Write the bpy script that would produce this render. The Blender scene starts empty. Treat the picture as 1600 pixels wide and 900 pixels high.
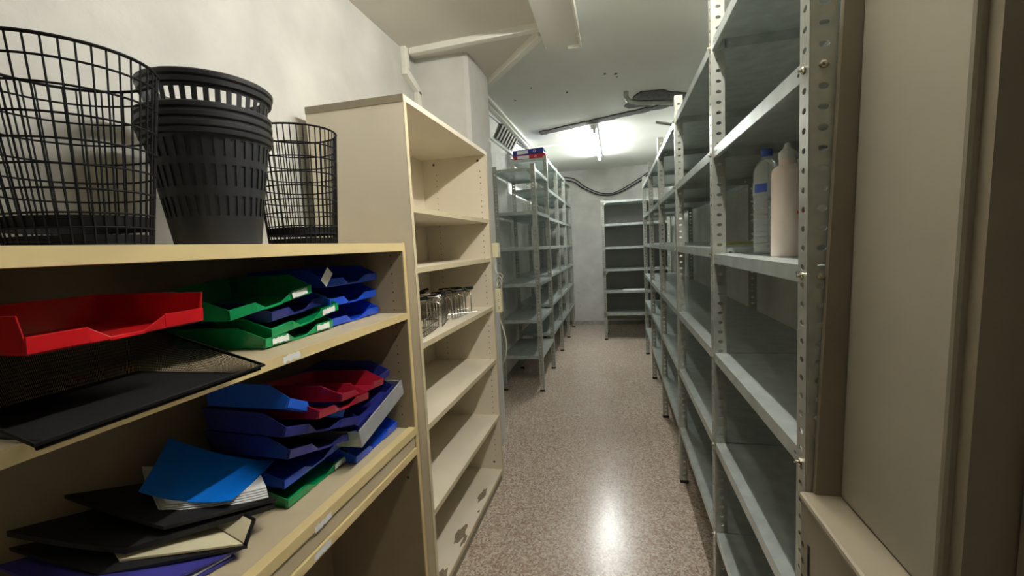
import bpy, math, random
from mathutils import Matrix, Vector, noise
random.seed(7)
PI = math.pi
sc = bpy.context.scene
COL = sc.collection

# ------------------------------------------------------------------ camera, light, exposure
cam_data = bpy.data.cameras.new('camera'); cam = bpy.data.objects.new('camera', cam_data); COL.objects.link(cam)
cam_data.sensor_width = 36.0; cam_data.sensor_fit = 'HORIZONTAL'; cam_data.lens = 695.42 / 1600 * 36; cam_data.clip_start = 0.02
R_ = (0.97263895, 0.22677221, -0.05047612); U_ = (0.02811757, 0.10076587, 0.99451277); F_ = (-0.23061413, 0.96872112, -0.09163253)
cam.matrix_world = Matrix(((R_[0], U_[0], -F_[0], 0), (R_[1], U_[1], -F_[1], 0), (R_[2], U_[2], -F_[2], 1.5), (0, 0, 0, 1)))
sc.camera = cam
sc.view_settings.view_transform = 'Standard'; sc.view_settings.look = 'None'; sc.view_settings.gamma = 1
sc.view_settings.use_curve_mapping = False; sc.view_settings.exposure = 1.6
world = bpy.data.worlds.new('world'); sc.world = world; world.use_nodes = True
world.node_tree.nodes['Background'].inputs[0].default_value = (0.8, 0.85, 0.8, 1)
world.node_tree.nodes['Background'].inputs[1].default_value = 0.05
NEAR_LAMP = 80.0       # emission of the tube above the aisle, near end
FAR_LAMP = 72.0        # emission of the tube at the far end
BACK_FILL = 5.0        # emission of the unseen fill tube added behind the camera

# ------------------------------------------------------------------ materials
def nodes_of(name):
    m = bpy.data.materials.new(name); m.use_nodes = True
    return m, m.node_tree.nodes, m.node_tree.links, m.node_tree.nodes['Principled BSDF']
def mat(name, col, rough=0.5, metal=0.0, var=0.0, scale=20.0, bump=0.0, bscale=None, spec=0.5, stretch=None, coat=0.0, detail=4):
    m, N, L, B = nodes_of(name)
    B.inputs['Roughness'].default_value = rough; B.inputs['Metallic'].default_value = metal
    B.inputs['Specular IOR Level'].default_value = spec
    if coat: B.inputs['Coat Weight'].default_value = coat; B.inputs['Coat Roughness'].default_value = 0.15
    tc = N.new('ShaderNodeTexCoord'); mp = N.new('ShaderNodeMapping')
    L.new(tc.outputs['Object'], mp.inputs[0])
    if stretch: mp.inputs['Scale'].default_value = stretch
    nz = N.new('ShaderNodeTexNoise'); nz.inputs['Scale'].default_value = scale; nz.inputs['Detail'].default_value = detail
    L.new(mp.outputs[0], nz.inputs['Vector'])
    mx = N.new('ShaderNodeMix'); mx.data_type = 'RGBA'
    mx.inputs[6].default_value = (*[max(0, c * (1 - var)) for c in col], 1); mx.inputs[7].default_value = (*[min(1, c * (1 + var)) for c in col], 1)
    rp = N.new('ShaderNodeMapRange'); rp.inputs[1].default_value = 0.3; rp.inputs[2].default_value = 0.7
    L.new(nz.outputs['Fac'], rp.inputs[0]); L.new(rp.outputs[0], mx.inputs[0]); L.new(mx.outputs[2], B.inputs['Base Color'])
    if bump:
        n2 = N.new('ShaderNodeTexNoise'); n2.inputs['Scale'].default_value = bscale or scale; n2.inputs['Detail'].default_value = 6
        L.new(mp.outputs[0], n2.inputs['Vector'])
        bp = N.new('ShaderNodeBump'); bp.inputs['Strength'].default_value = bump; bp.inputs['Distance'].default_value = 0.01
        L.new(n2.outputs['Fac'], bp.inputs['Height']); L.new(bp.outputs[0], B.inputs['Normal'])
    return m
def srgb(r, g, b): return tuple(((c / 255) / 12.92 if c / 255 <= .04045 else ((c / 255 + .055) / 1.055) ** 2.4) for c in (r, g, b))

M = {}
M['wall'] = mat('painted_plaster', srgb(196, 195, 188), 0.9, var=0.13, scale=3.2, bump=0.6, bscale=14)
M['pillar'] = mat('pillar_plaster', srgb(208, 207, 200), 0.9, var=0.09, scale=4, bump=0.25, bscale=9)
M['ceiling'] = mat('ceiling_paint', srgb(226, 227, 220), 0.85, var=0.05, scale=1.6, bump=0.1, bscale=6)
M['low_ceiling'] = mat('low_ceiling_board', srgb(218, 213, 202), 0.85, var=0.02, scale=1.5)
M['casing'] = mat('casing_paint', srgb(226, 226, 218), 0.8, var=0.02, scale=3)
M['trunking'] = mat('white_trunking', srgb(232, 230, 218), 0.5, var=0.03, scale=5)
M['concrete'] = mat('bare_concrete', srgb(84, 82, 78), 0.95, var=0.5, scale=28, bump=0.9, bscale=30)
M['base'] = mat('grey_skirting', srgb(150, 148, 138), 0.8, var=0.2, scale=12)
M['galv'] = mat('galvanised_steel', srgb(176, 178, 168), 0.36, metal=0.6, var=0.12, scale=26, bump=0.03, bscale=60, detail=2)
M['galvplate'] = mat('galvanised_sheet', srgb(182, 190, 186), 0.3, metal=0.5, var=0.14, scale=16, bump=0.03, bscale=40, detail=2)
M['shadesteel'] = mat('shaded_grey_sheet', srgb(118, 117, 112), 0.7, metal=0.1, var=0.06, scale=6)  # rack back darkened: shade inside the end rack painted into the colour
M['bolt'] = mat('zinc_bolt', srgb(190, 185, 165), 0.25, metal=0.9, var=0.1, scale=60)
M['foot'] = mat('black_plastic_foot', srgb(22, 22, 24), 0.6, var=0.1)
M['laminate'] = mat('cream_laminate', srgb(224, 214, 192), 0.5, var=0.03, scale=6, stretch=(1, 1, .3))
M['edge'] = mat('laminate_edge', srgb(205, 192, 158), 0.55, var=0.07, scale=14)
M['topband'] = mat('grey_brown_band', srgb(146, 136, 114), 0.6, var=0.05)
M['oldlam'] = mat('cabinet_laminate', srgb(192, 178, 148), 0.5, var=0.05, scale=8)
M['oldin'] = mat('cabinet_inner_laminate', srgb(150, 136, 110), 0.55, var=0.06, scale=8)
M['oldedge'] = mat('cabinet_yellow_edging', srgb(214, 194, 142), 0.5, var=0.08, scale=10, stretch=(1, .4, 1))
M['hole'] = mat('dark_hole', srgb(70, 58, 44), 0.9)
M['scuff'] = mat('worn_chipboard', srgb(124, 112, 88), 0.9, var=0.35, scale=60)
M['blackwire'] = mat('black_coated_wire', srgb(14, 14, 15), 0.7, spec=.25, var=0.1)
M['blackplastic'] = mat('black_bin_plastic', srgb(36, 37, 40), 0.45, var=0.12, scale=8)
M['green'] = mat('green_plastic', srgb(8, 142, 82), 0.28, var=0.08, scale=5, coat=0.3)
M['blue'] = mat('blue_plastic', srgb(24, 76, 205), 0.28, var=0.08, scale=5, coat=0.3)
M['royal'] = mat('bright_blue_plastic', srgb(34, 102, 225), 0.28, var=0.06, scale=5, coat=0.3)
M['navy'] = mat('navy_plastic', srgb(40, 46, 120), 0.3, var=0.08, scale=5, coat=0.3)
M['red'] = mat('red_plastic', srgb(205, 24, 32), 0.28, var=0.06, scale=5, coat=0.3)
M['maroon'] = mat('maroon_plastic', srgb(150, 22, 44), 0.28, var=0.08, scale=5, coat=0.3)
M['silver'] = mat('grey_translucent_plastic', srgb(176, 178, 182), 0.22, metal=0.3, var=0.05)
M['paper'] = mat('white_paper', srgb(226, 228, 226), 0.8, var=0.03)
M['cream'] = mat('cream_card', srgb(224, 216, 180), 0.7, var=0.04, scale=5)
M['blackcard'] = mat('black_card', srgb(24, 25, 27), 0.5, var=0.15)
M['bluefolder'] = mat('bright_blue_folder', srgb(0, 112, 214), 0.4, var=0.05, scale=3)
M['purple'] = mat('purple_blue_folder', srgb(66, 62, 150), 0.4, var=0.08)
M['chrome'] = mat('chrome_wire', srgb(200, 196, 192), 0.15, metal=1.0, var=0.05)
M['jug'] = mat('pinkish_white_plastic', srgb(250, 234, 224), 0.45, var=0.03, scale=8)
M['capwhite'] = mat('white_cap', srgb(226, 226, 220), 0.5, var=0.04)
M['bluelabel'] = mat('blue_label', srgb(70, 100, 190), 0.5, var=0.1)
M['redhandle'] = mat('red_handle', srgb(214, 44, 52), 0.4, var=0.05)
M['cable'] = mat('black_cable', srgb(40, 38, 38), 0.6)
M['whitecable'] = mat('white_cable', srgb(205, 205, 192), 0.5)
M['socket'] = mat('ivory_socket', srgb(222, 214, 178), 0.45, var=0.03)
M['bluespine'] = mat('blue_binder', srgb(38, 48, 130), 0.5, var=0.08)
M['redspine'] = mat('red_binder', srgb(180, 34, 48), 0.5, var=0.08)
M['steelpaint'] = mat('beige_painted_steel', srgb(154, 148, 130), 0.42, var=0.03, scale=4)
M['steelshade'] = mat('shaded_beige_steel', srgb(134, 124, 104), 0.45, var=0.04, scale=4)  # shaded copy of the beige steel paint, for faces that get less light
M['fixture'] = mat('white_enamel', srgb(235, 236, 236), 0.4, var=0.02)
M['grille'] = mat('dark_grille', srgb(52, 50, 46), 0.6, var=0.1)
M['yellowpaper'] = mat('yellow_green_folder', srgb(190, 192, 140), 0.6, var=0.1)

def emit(name, col, s):
    m = bpy.data.materials.new(name); m.use_nodes = True; N = m.node_tree.nodes; L = m.node_tree.links
    N.remove(N['Principled BSDF']); e = N.new('ShaderNodeEmission'); e.inputs[0].default_value = (*col, 1); e.inputs[1].default_value = s
    L.new(e.outputs[0], N['Material Output'].inputs[0]); return m
M['tube_near'] = emit('lit_tube_near', (1, .965, .90), NEAR_LAMP)
M['tube_far'] = emit('lit_tube_far', (.97, 1, .97), FAR_LAMP)
M['fill_back'] = emit('fill_tube_back', (1, .94, .84), BACK_FILL)  # added fill light, no known lamp

m, N, L, B = nodes_of('clear_plastic'); B.inputs['Base Color'].default_value = (.9, .96, .96, 1)
B.inputs['Transmission Weight'].default_value = 0.75; B.inputs['Roughness'].default_value = 0.08; B.inputs['IOR'].default_value = 1.25; M['clear'] = m

def terrazzo():
    m, N, L, B = nodes_of('terrazzo_tiles')
    tc = N.new('ShaderNodeTexCoord')
    v = N.new('ShaderNodeTexVoronoi'); v.inputs['Scale'].default_value = 125; v.inputs['Randomness'].default_value = 1
    L.new(tc.outputs['Object'], v.inputs['Vector'])
    cr = N.new('ShaderNodeValToRGB'); e = cr.color_ramp; e.interpolation = 'CONSTANT'
    e.elements[0].position = 0; e.elements[0].color = (*srgb(176, 152, 136), 1)
    e.elements[-1].color = (*srgb(222, 212, 198), 1); e.elements[-1].position = .92
    for pos, c in ((.22, (200, 184, 166)), (.45, (188, 168, 152)), (.62, (212, 200, 184)), (.82, (160, 134, 118))):
        x = e.elements.new(pos); x.color = (*srgb(*c), 1)
    sp = N.new('ShaderNodeSeparateColor'); L.new(v.outputs['Color'], sp.inputs[0]); L.new(sp.outputs[0], cr.inputs[0])
    n = N.new('ShaderNodeTexNoise'); n.inputs['Scale'].default_value = 1.3; n.inputs['Detail'].default_value = 5; L.new(tc.outputs['Object'], n.inputs['Vector'])
    mx = N.new('ShaderNodeMix'); mx.data_type = 'RGBA'; mx.blend_type = 'MULTIPLY'; mx.inputs[0].default_value = .25
    L.new(cr.outputs[0], mx.inputs[6]); L.new(n.outputs['Fac'], mx.inputs[7])
    br = N.new('ShaderNodeTexBrick'); br.offset = 0; br.inputs['Scale'].default_value = 1
    br.inputs['Brick Width'].default_value = .4; br.inputs['Row Height'].default_value = .4; br.inputs['Mortar Size'].default_value = .0016
    br.inputs['Color1'].default_value = (1, 1, 1, 1); br.inputs['Color2'].default_value = (.96, .96, .96, 1); br.inputs['Mortar'].default_value = (.72, .7, .68, 1)
    L.new(tc.outputs['Object'], br.inputs['Vector'])
    m2 = N.new('ShaderNodeMix'); m2.data_type = 'RGBA'; m2.blend_type = 'MULTIPLY'; m2.inputs[0].default_value = .8
    L.new(mx.outputs[2], m2.inputs[6]); L.new(br.outputs['Color'], m2.inputs[7]); L.new(m2.outputs[2], B.inputs['Base Color'])
    mr = N.new('ShaderNodeMapRange'); mr.inputs[3].default_value = .13; mr.inputs[4].default_value = .30
    L.new(n.outputs['Fac'], mr.inputs[0]); L.new(mr.outputs[0], B.inputs['Roughness'])
    return m
M['floor'] = terrazzo()

# ------------------------------------------------------------------ mesh building
class MB:
    def __init__(s): s.v = []; s.f = []; s.mi = []; s.cur = 0
    def face(s, *idx): s.f.append(idx); s.mi.append(s.cur)
    def add(s, pts): n = len(s.v); s.v += [tuple(p) for p in pts]; return n
    def box(s, x0, y0, z0, x1, y1, z1):
        n = s.add([(x0, y0, z0), (x1, y0, z0), (x1, y1, z0), (x0, y1, z0), (x0, y0, z1), (x1, y0, z1), (x1, y1, z1), (x0, y1, z1)])
        for q in ((0, 3, 2, 1), (4, 5, 6, 7), (0, 1, 5, 4), (1, 2, 6, 5), (2, 3, 7, 6), (3, 0, 4, 7)): s.face(*[n + i for i in q])
        return s
    def prism(s, bot, top):
        k = len(bot); n = s.add(bot); s.add(top)
        s.face(*[n + i for i in reversed(range(k))]); s.face(*[n + k + i for i in range(k)])
        for i in range(k): j = (i + 1) % k; s.face(n + i, n + j, n + k + j, n + k + i)
        return s
    def tube(s, pts, r, seg=8, closed=False, caps=True):
        P = [Vector(p) for p in pts]; k = len(P); rings = []
        up = None
        for i in range(k):
            if closed: d = P[(i + 1) % k] - P[i - 1]
            else: d = P[min(i + 1, k - 1)] - P[max(i - 1, 0)]
            if d.length < 1e-9: d = Vector((0, 0, 1))
            d.normalize()
            if up is None: up = Vector((0, 0, 1)) if abs(d.z) < .9 else Vector((1, 0, 0))
            a = d.cross(up)
            if a.length < 1e-4: up = Vector((1, 0, 0)) if abs(d.x) < .9 else Vector((0, 1, 0)); a = d.cross(up)
            a.normalize(); b = a.cross(d); up = b
            rr = r[i] if isinstance(r, (list, tuple)) else r
            rings.append(s.add([P[i] + (a * math.cos(t) + b * math.sin(t)) * rr for t in (2 * PI * j / seg for j in range(seg))]))
        for i in range(k if closed else k - 1):
            A = rings[i]; Bn = rings[(i + 1) % k]
            for j in range(seg): q = (j + 1) % seg; s.face(A + j, Bn + j, Bn + q, A + q)
        if caps and not closed:
            s.face(*[rings[0] + j for j in range(seg)]); s.face(*[rings[-1] + j for j in reversed(range(seg))])
        return s
    def lathe(s, prof, cx=0, cy=0, seg=32, cap0=True, cap1=True):
        rings = [s.add([(cx + r * math.cos(2 * PI * j / seg), cy + r * math.sin(2 * PI * j / seg), z) for j in range(seg)]) for r, z in prof]
        for A, Bn in zip(rings, rings[1:]):
            for j in range(seg): q = (j + 1) % seg; s.face(A + j, A + q, Bn + q, Bn + j)
        if cap0: s.face(*[rings[0] + j for j in reversed(range(seg))])
        if cap1: s.face(*[rings[-1] + j for j in range(seg)])
        return s
    def disc(s, c, n, r, seg=10, rz=None):
        n = Vector(n).normalized(); a = n.orthogonal().normalized(); b = n.cross(a)
        c = Vector(c) + n * 0.0006
        if abs(n.z) < .5: b = Vector((0, 0, 1)); a = b.cross(n)
        k = s.add([c + a * r * math.cos(2 * PI * j / seg) + b * (rz or r) * math.sin(2 * PI * j / seg) for j in range(seg)])
        s.face(*[k + j for j in range(seg)])
        return s
    def strip(s, o, u, v, ln, w, holes, hw, hh, th):
        """sheet strip with real holes: o corner, u unit along length, v unit across, holes = positions along u"""
        o = Vector(o); u = Vector(u); v = Vector(v); n = u.cross(v) * th
        half = hh * 1.25
        def quad(a, b):
            k = s.add([o + u * a, o + u * b, o + u * b + v * w, o + u * a + v * w])
            k2 = s.add([Vector(s.v[k + i]) + n for i in range(4)])
            s.face(k + 3, k + 2, k + 1, k); s.face(k2, k2 + 1, k2 + 2, k2 + 3)
            for i in (0, 2): j = (i + 1) % 4; s.face(k + i, k + j, k2 + j, k2 + i)
        pos = 0.0
        for h in holes:
            a, b = h - half, h + half
            if a > pos + 1e-5: quad(pos, a)
            c = o + u * h + v * (w / 2)
            outer = [o + u * a, o + u * h, o + u * b, o + u * b + v * (w / 2), o + u * b + v * w, o + u * h + v * w, o + u * a + v * w, o + u * a + v * (w / 2)]
            ang = [-3 * PI / 4, -PI / 2, -PI / 4, 0, PI / 4, PI / 2, 3 * PI / 4, PI]
            # angles measured with u as x axis, v as y axis
            inner = [c + u * (hh / 2 * math.cos(t)) + v * (hw / 2 * math.sin(t)) for t in ang]
            k = s.add(outer); ki = s.add(inner); k2 = s.add([p + n for p in outer]); ki2 = s.add([p + n for p in inner])
            for i in range(8):
                j = (i + 1) % 8
                s.face(k + j, k + i, ki + i, ki + j); s.face(k2 + i, k2 + j, ki2 + j, ki2 + i)
                s.face(ki + i, ki + j, ki2 + j, ki2 + i)
            for i in (0, 1, 4, 5): s.face(k + i, k + i + 1, k2 + i + 1, k2 + i)
            pos = b
        if ln > pos + 1e-5: quad(pos, ln)
        k = s.add([o, o + v * w, o + v * w + n, o + n]); s.face(k, k + 1, k + 2, k + 3)
        k = s.add([o + u * ln, o + u * ln + v * w, o + u * ln + v * w + n, o + u * ln + n]); s.face(k + 3, k + 2, k + 1, k)
        return s

def mesh_of(name, mb, mats, off=(0, 0, 0), smooth=False, bevel=0):
    me = bpy.data.meshes.new(name)
    me.from_pydata([(x - off[0], y - off[1], z - off[2]) for x, y, z in mb.v], [], [list(f) for f in mb.f])
    if not isinstance(mats, (list, tuple)): mats = [mats]
    for m in mats: me.materials.append(m)
    me.polygons.foreach_set('material_index', mb.mi)
    if smooth:
        me.polygons.foreach_set('use_smooth', [True] * len(me.polygons))
        me.set_sharp_from_angle(angle=math.radians(40))
    me.update(); return me
def obj(name, mb, mats, parent=None, world=False, smooth=False, bevel=0, origin=None, label=None):
    """one mesh object; world=True: coordinates are room coordinates"""
    off = (0, 0, 0)
    if world and parent:
        q = parent; o = Vector((0, 0, 0))
        while q: o += q.location; q = q.parent
        off = tuple(o)
    if parent is None and (world or origin is not None):
        if origin is None:
            xs = [v[0] for v in mb.v]; ys = [v[1] for v in mb.v]; zs = [v[2] for v in mb.v]
            origin = ((min(xs) + max(xs)) / 2, (min(ys) + max(ys)) / 2, min(zs))
        off = origin
    o = bpy.data.objects.new(name, mesh_of(name, mb, mats, off, smooth)); COL.objects.link(o)
    if parent: o.parent = parent
    elif world or origin is not None: o.location = off
    if bevel:
        b = o.modifiers.new('bevel', 'BEVEL'); b.width = bevel; b.segments = 2; b.limit_method = 'ANGLE'; b.angle_limit = math.radians(50)
    if label: o['label'] = label
    return o
def tag(o, label, cat, group=None):
    o['label'] = label; o['category'] = cat
    if group: o['group'] = group
    return o
def thing(name, label, cat, loc=(0, 0, 0), group=None):
    o = bpy.data.objects.new(name, None); COL.objects.link(o); o.location = loc; o.empty_display_size = .05
    return tag(o, label, cat, group)
def struct(name, mb, mats, parent=None, **k):
    o = obj(name, mb, mats, parent, world=True, **k)
    if parent is None: o['kind'] = 'structure'
    return o
def kids(o): return [c for c in bpy.data.objects if c.parent == o]
def dup(root, label=None, group=None):
    r = root.copy(); COL.objects.link(r)
    if label: r['label'] = label
    if group: r['group'] = group
    for ch in kids(root):
        c = ch.copy(); COL.objects.link(c); c.parent = r
        for g in kids(ch): d = g.copy(); COL.objects.link(d); d.parent = c
    return r
def box_mb(*a): return MB().box(*a)

# ------------------------------------------------------------------ the room
XL, XR, YB, YE, ZC = -1.24, .84, -1.5, 8.24, 2.81
struct('floor', box_mb(XL - .1, YB - .1, -.1, XR + .1, YE + .1, 0), M['floor'])
struct('ceiling', box_mb(XL - .1, YB - .1, ZC, XR + .1, YE + .1, ZC + .1), M['ceiling'])
struct('wall_left', box_mb(XL - .1, YB - .1, 0, XL, YE + .1, ZC), M['wall'])
struct('wall_right', box_mb(XR, YB - .1, 0, XR + .1, YE + .1, ZC), M['wall'])
struct('wall_end', box_mb(XL, YE, 0, XR, YE + .1, ZC), M['wall'])
struct('wall_back', box_mb(XL, YB - .1, 0, XR, YB, ZC), M['wall'])
struct('baseboard_end', box_mb(XL, YE - .012, 0, XR, YE, .07), M['base'])
struct('baseboard_left', box_mb(XL, 3.3, 0, XL + .012, YE, .07), M['base'])
# pillar on the left behind the bookcase
p = MB().prism([(XL, 2.8, 0), (-.91, 2.8, 0), (-.885, 2.825, 0), (-.885, 3.27, 0), (XL, 3.27, 0)],
               [(XL, 2.8, 2.74), (-.91, 2.8, 2.74), (-.885, 2.825, 2.74), (-.885, 3.27, 2.74), (XL, 3.27, 2.74)])
struct('wall_pillar', p, M['pillar'])
# lowered ceiling board over the left near part, cut diagonally at its far end
lo = [(XL, YB), (-.38, YB), (-.38, 2.72), (-.88, 3.30), (XL, 3.30)]
struct('ceiling_lowered', MB().prism([(x, y, 2.74) for x, y in lo], [(x, y, ZC) for x, y in lo]), M['low_ceiling'])
# box casing along the ceiling
struct('ceiling_casing', box_mb(-.385, YB, 2.69, -.18, 2.83, ZC), M['casing'], bevel=.004)
struct('trim_casing', MB().box(-.180, .2, 2.675, -.170, 2.835, 2.70).box(-.25, 2.828, 2.675, -.170, 2.838, 2.70), M['trunking'])
def bar(mb, a, b, w, z0, z1):
    a = Vector(a); b = Vector(b); d = (b - a).normalized(); n = Vector((-d.y, d.x)) * w / 2
    q = [a - n, b - n, b + n, a + n]
    mb.prism([(*t, z0) for t in q], [(*t, z1) for t in q]); return mb
struct('trim_ceiling_cross', bar(MB(), (-1.20, 2.66), (-.385, 2.61), .05, 2.705, 2.745), M['trunking'], bevel=.004)
struct('trim_ceiling_diagonal', bar(MB(), (-.88, 3.31), (-.385, 2.68), .05, 2.70, 2.745), M['trunking'], bevel=.004)
t = MB().box(XL, 2.60, 2.62, XL + .035, 2.65, 2.745)
t.prism([(XL, 2.60, 2.58), (XL + .035, 2.60, 2.58), (XL + .035, 2.80, 2.50), (XL, 2.80, 2.50)], [(XL, 2.60, 2.63), (XL + .035, 2.60, 2.63), (XL + .035, 2.80, 2.55), (XL, 2.80, 2.55)])
t.box(XL, 2.755, 1.9, XL + .035, 2.80, 2.53)
struct('trim_wall_trunking', t, M['trunking'], bevel=.004)
# sloping boxing above the left wall, beyond the pillar
struct('wall_left_boxing', MB().prism([(XL, 3.27, 2.60), (XL + .03, 3.27, 2.60), (-1.10, 3.27, ZC), (XL, 3.27, ZC)],
                                      [(XL, YE, 2.66), (XL + .03, YE, 2.66), (-1.10, YE, ZC), (XL, YE, ZC)]), M['ceiling'])
struct('trim_ceiling_conduit', MB().box(-1.11, 3.4, 2.775, -1.07, 6.02, ZC).box(-1.06, 3.5, 2.785, -1.035, 6.02, ZC), M['trunking'])
struct('trim_ceiling_conduit_across', box_mb(-1.06, 5.98, 2.79, -.40, 6.01, ZC), M['trunking'])
# scar of a removed partition in the ceiling, with bare concrete, and broken plaster around a pipe
sc_mb = MB()
top = []; bot = []
nn = 26
for i in range(nn + 1):
    f = i / nn; x = -.83 + 1.5 * f; y = 5.31 - .62 * f
    w = .085 + .03 * math.sin(i * 2.3) * random.random(); j = random.uniform(-.006, .006)
    bot.append((x, y - w + j, ZC - .012)); top.append((x, y + w + j, ZC - .006))
for i in range(nn):
    a = sc_mb.add([bot[i], bot[i + 1], top[i + 1], top[i], (*bot[i][:2], ZC), (*bot[i + 1][:2], ZC), (*top[i + 1][:2], ZC), (*top[i][:2], ZC)])
    sc_mb.face(a, a + 1, a + 2, a + 3); sc_mb.face(a, a + 1, a + 5, a + 4); sc_mb.face(a + 3, a + 2, a + 6, a + 7)
struct('trim_ceiling_scar', sc_mb, M['concrete'])
pm = MB(); k = 22; ring = []
for j in range(k):
    a = 2 * PI * j / k; rr = .9 + .30 * math.sin(3 * a + .9) + random.uniform(-.12, .12)
    ring.append((.40 + .30 * rr * math.cos(a), 4.48 + .22 * rr * math.sin(a)))
pm.prism([(x, y, ZC - .012) for x, y in ring], [(x, y, ZC) for x, y in ring])
struct('trim_ceiling_patch', pm, M['concrete'])
pipe = MB().tube([(.12, 4.20, ZC), (.12, 4.20, 2.77), (.14, 4.26, 2.75), (.22, 4.33, 2.745), (.5, 4.44, 2.745), (.83, 4.5, 2.745)], .022, 10)
tag(obj('ceiling_pipe', pipe, M['galv'], world=True, smooth=True), 'short bare metal pipe bent along the ceiling through the broken plaster patch', 'pipe')
hm = MB()
for x, y, r in ((-.05, 3.70, .012), (.033, 3.73, .014), (.045, 3.80, .007), (-.848, 4.05, .010), (-.652, 3.79, .009), (-.378, 4.01, .010), (-.9, 3.2, .008), (-.09, 5.75, .010), (.05, 5.9, .007)):
    hm.lathe([(r, ZC - .004), (r * .6, ZC)], x, y, 10)
struct('trim_ceiling_plug_holes', hm, M['hole'])

# ------------------------------------------------------------------ lights (two aisle lamps, and a fill tube added behind the camera)
def lamp(name, label, x, y0, y1, tubemat, z=ZC):
    t = thing(name, label, 'ceiling light', (x, (y0 + y1) / 2, z))
    h = (y1 - y0) / 2
    b = MB().box(-.03, -h, -.04, .03, h, 0)
    obj('housing', b, M['fixture'], t, bevel=.004)
    for s in (-1, 1):
        obj('tube_holder', MB().box(-.016, s * (h - .012) - .012, -.088, .016, s * (h - .012) + .012, -.04), M['fixture'], t, bevel=.003)
    obj('fluorescent_tube', MB().tube([(0, -h + .024, -.072), (0, h - .024, -.072)], .013, 12), tubemat, t, smooth=True)
    return t
lamp('fluorescent_light', 'lit fluorescent tube light on the ceiling at the far end of the aisle', -.205, 5.22, 6.95, M['tube_far'])
tn = lamp('fluorescent_light', 'fluorescent tube light hung from the ceiling above the near shelves', .18, .75, 1.98, M['tube_near'], 2.70)
for s_ in (-.4, .4): obj('hanger', MB().tube([(0, s_, 0), (0, s_, .11)], .005, 8), M['fixture'], tn)
lamp('fluorescent_light', 'added fill tube on the ceiling behind the camera, out of view', -.2, -1.3, -.3, M['fill_back'])  # unseen tube added to fill the near shelves from the front

# ------------------------------------------------------------------ slotted-angle racks
FL = .042
def post_mesh(h):
    """L section, corner at the origin; one leaf along +y (facing -x), the other along +x (facing -y)"""
    m = MB(); holes = [.03 + .036 * i for i in range(int((h - .05) / .036) + 1)]
    m.strip((0, 0, .004), (0, 0, 1), (0, 1, 0), h - .004, FL, [a - .004 for a in holes], .018, .012, .002)
    m.strip((0, .0, .004), (0, 0, 1), (1, 0, 0), h - .004, FL, [a - .004 for a in holes], .018, .012, -.002)
    return mesh_of('upright', m, M['galv'])
POSTS = {}
def post(h, parent, x, y, sx=1, sy=1):
    h = round(h, 2)
    if h not in POSTS: POSTS[h] = post_mesh(h)
    o = bpy.data.objects.new('upright', POSTS[h]); COL.objects.link(o); o.parent = parent
    o.location = (x, y, 0); o.scale = (sx, sy, 1)
    f = bpy.data.objects.new('foot_cap', FOOT); COL.objects.link(f); f.parent = o
    return o
fm = MB().box(-.003, -.003, 0, FL + .003, .005, .02).box(-.003, .005, 0, .005, FL + .003, .02)
FOOT = mesh_of('foot_cap', fm, M['foot'])
LIP = .034
def shelf_mesh(lx, ly):
    """pressed steel tray shelf, lx by ly, top at z=0, corner at origin, lips folded down with bolt slots near each corner"""
    m = MB()
    m.box(0, 0, -.0012, lx, ly, 0)
    hs = [.03, .055]
    for (o, u, v, ln, th) in (((0, 0, 0), (0, 1, 0), (0, 0, -1), ly, .0012), ((lx, 0, 0), (0, 1, 0), (0, 0, -1), ly, -.0012),
                              ((0, 0, 0), (1, 0, 0), (0, 0, -1), lx, -.0012), ((0, ly, 0), (1, 0, 0), (0, 0, -1), lx, .0012)):
        m.strip(o, u, v, ln, LIP, hs + [ln - .055, ln - .03], .008, .012, th)
    # returned inner edges
    m.box(.001, .001, -LIP, .013, ly - .001, -LIP + .0012); m.box(lx - .013, .001, -LIP, lx - .001, ly - .001, -LIP + .0012)
    return mesh_of('shelf', m, M['galvplate'])
SH = {}
def shelf(parent, x, y, z, lx, ly, tilt=0):
    key = (round(lx, 3), round(ly, 3))
    if key not in SH: SH[key] = shelf_mesh(*key)
    o = bpy.data.objects.new('shelf', SH[key]); COL.objects.link(o); o.parent = parent; o.location = (x, y, z)
    return o
bm_ = MB().lathe([(.0075, 0), (.0075, .005), (.005, .0065)], seg=6); bm_.lathe([(.003, .006), (.003, .012)], seg=8)
BOLT = mesh_of('bolt', bm_, M['bolt'])
def bolt(parent, x, y, z, axis):
    o = bpy.data.objects.new('bolt', BOLT); COL.objects.link(o); o.parent = parent; o.location = (x, y, z)
    o.rotation_euler = {'-x': (0, -PI / 2, 0), '-y': (PI / 2, 0, 0), '+x': (0, PI / 2, 0)}[axis]
    return o
def gusset(parent, x, y, z, sx):
    m = MB().prism([(0, 0, 0), (.075 * sx, 0, 0), (.075 * sx, 0, -.02), (.02 * sx, 0, -.075), (0, 0, -.075)], [(0, .0015, 0), (.075 * sx, .0015, 0), (.075 * sx, .0015, -.02), (.02 * sx, .0015, -.075), (0, .0015, -.075)])
    o = obj('gusset_plate', m, M['galv'], parent); o.location = (x, y, z); return o

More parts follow.
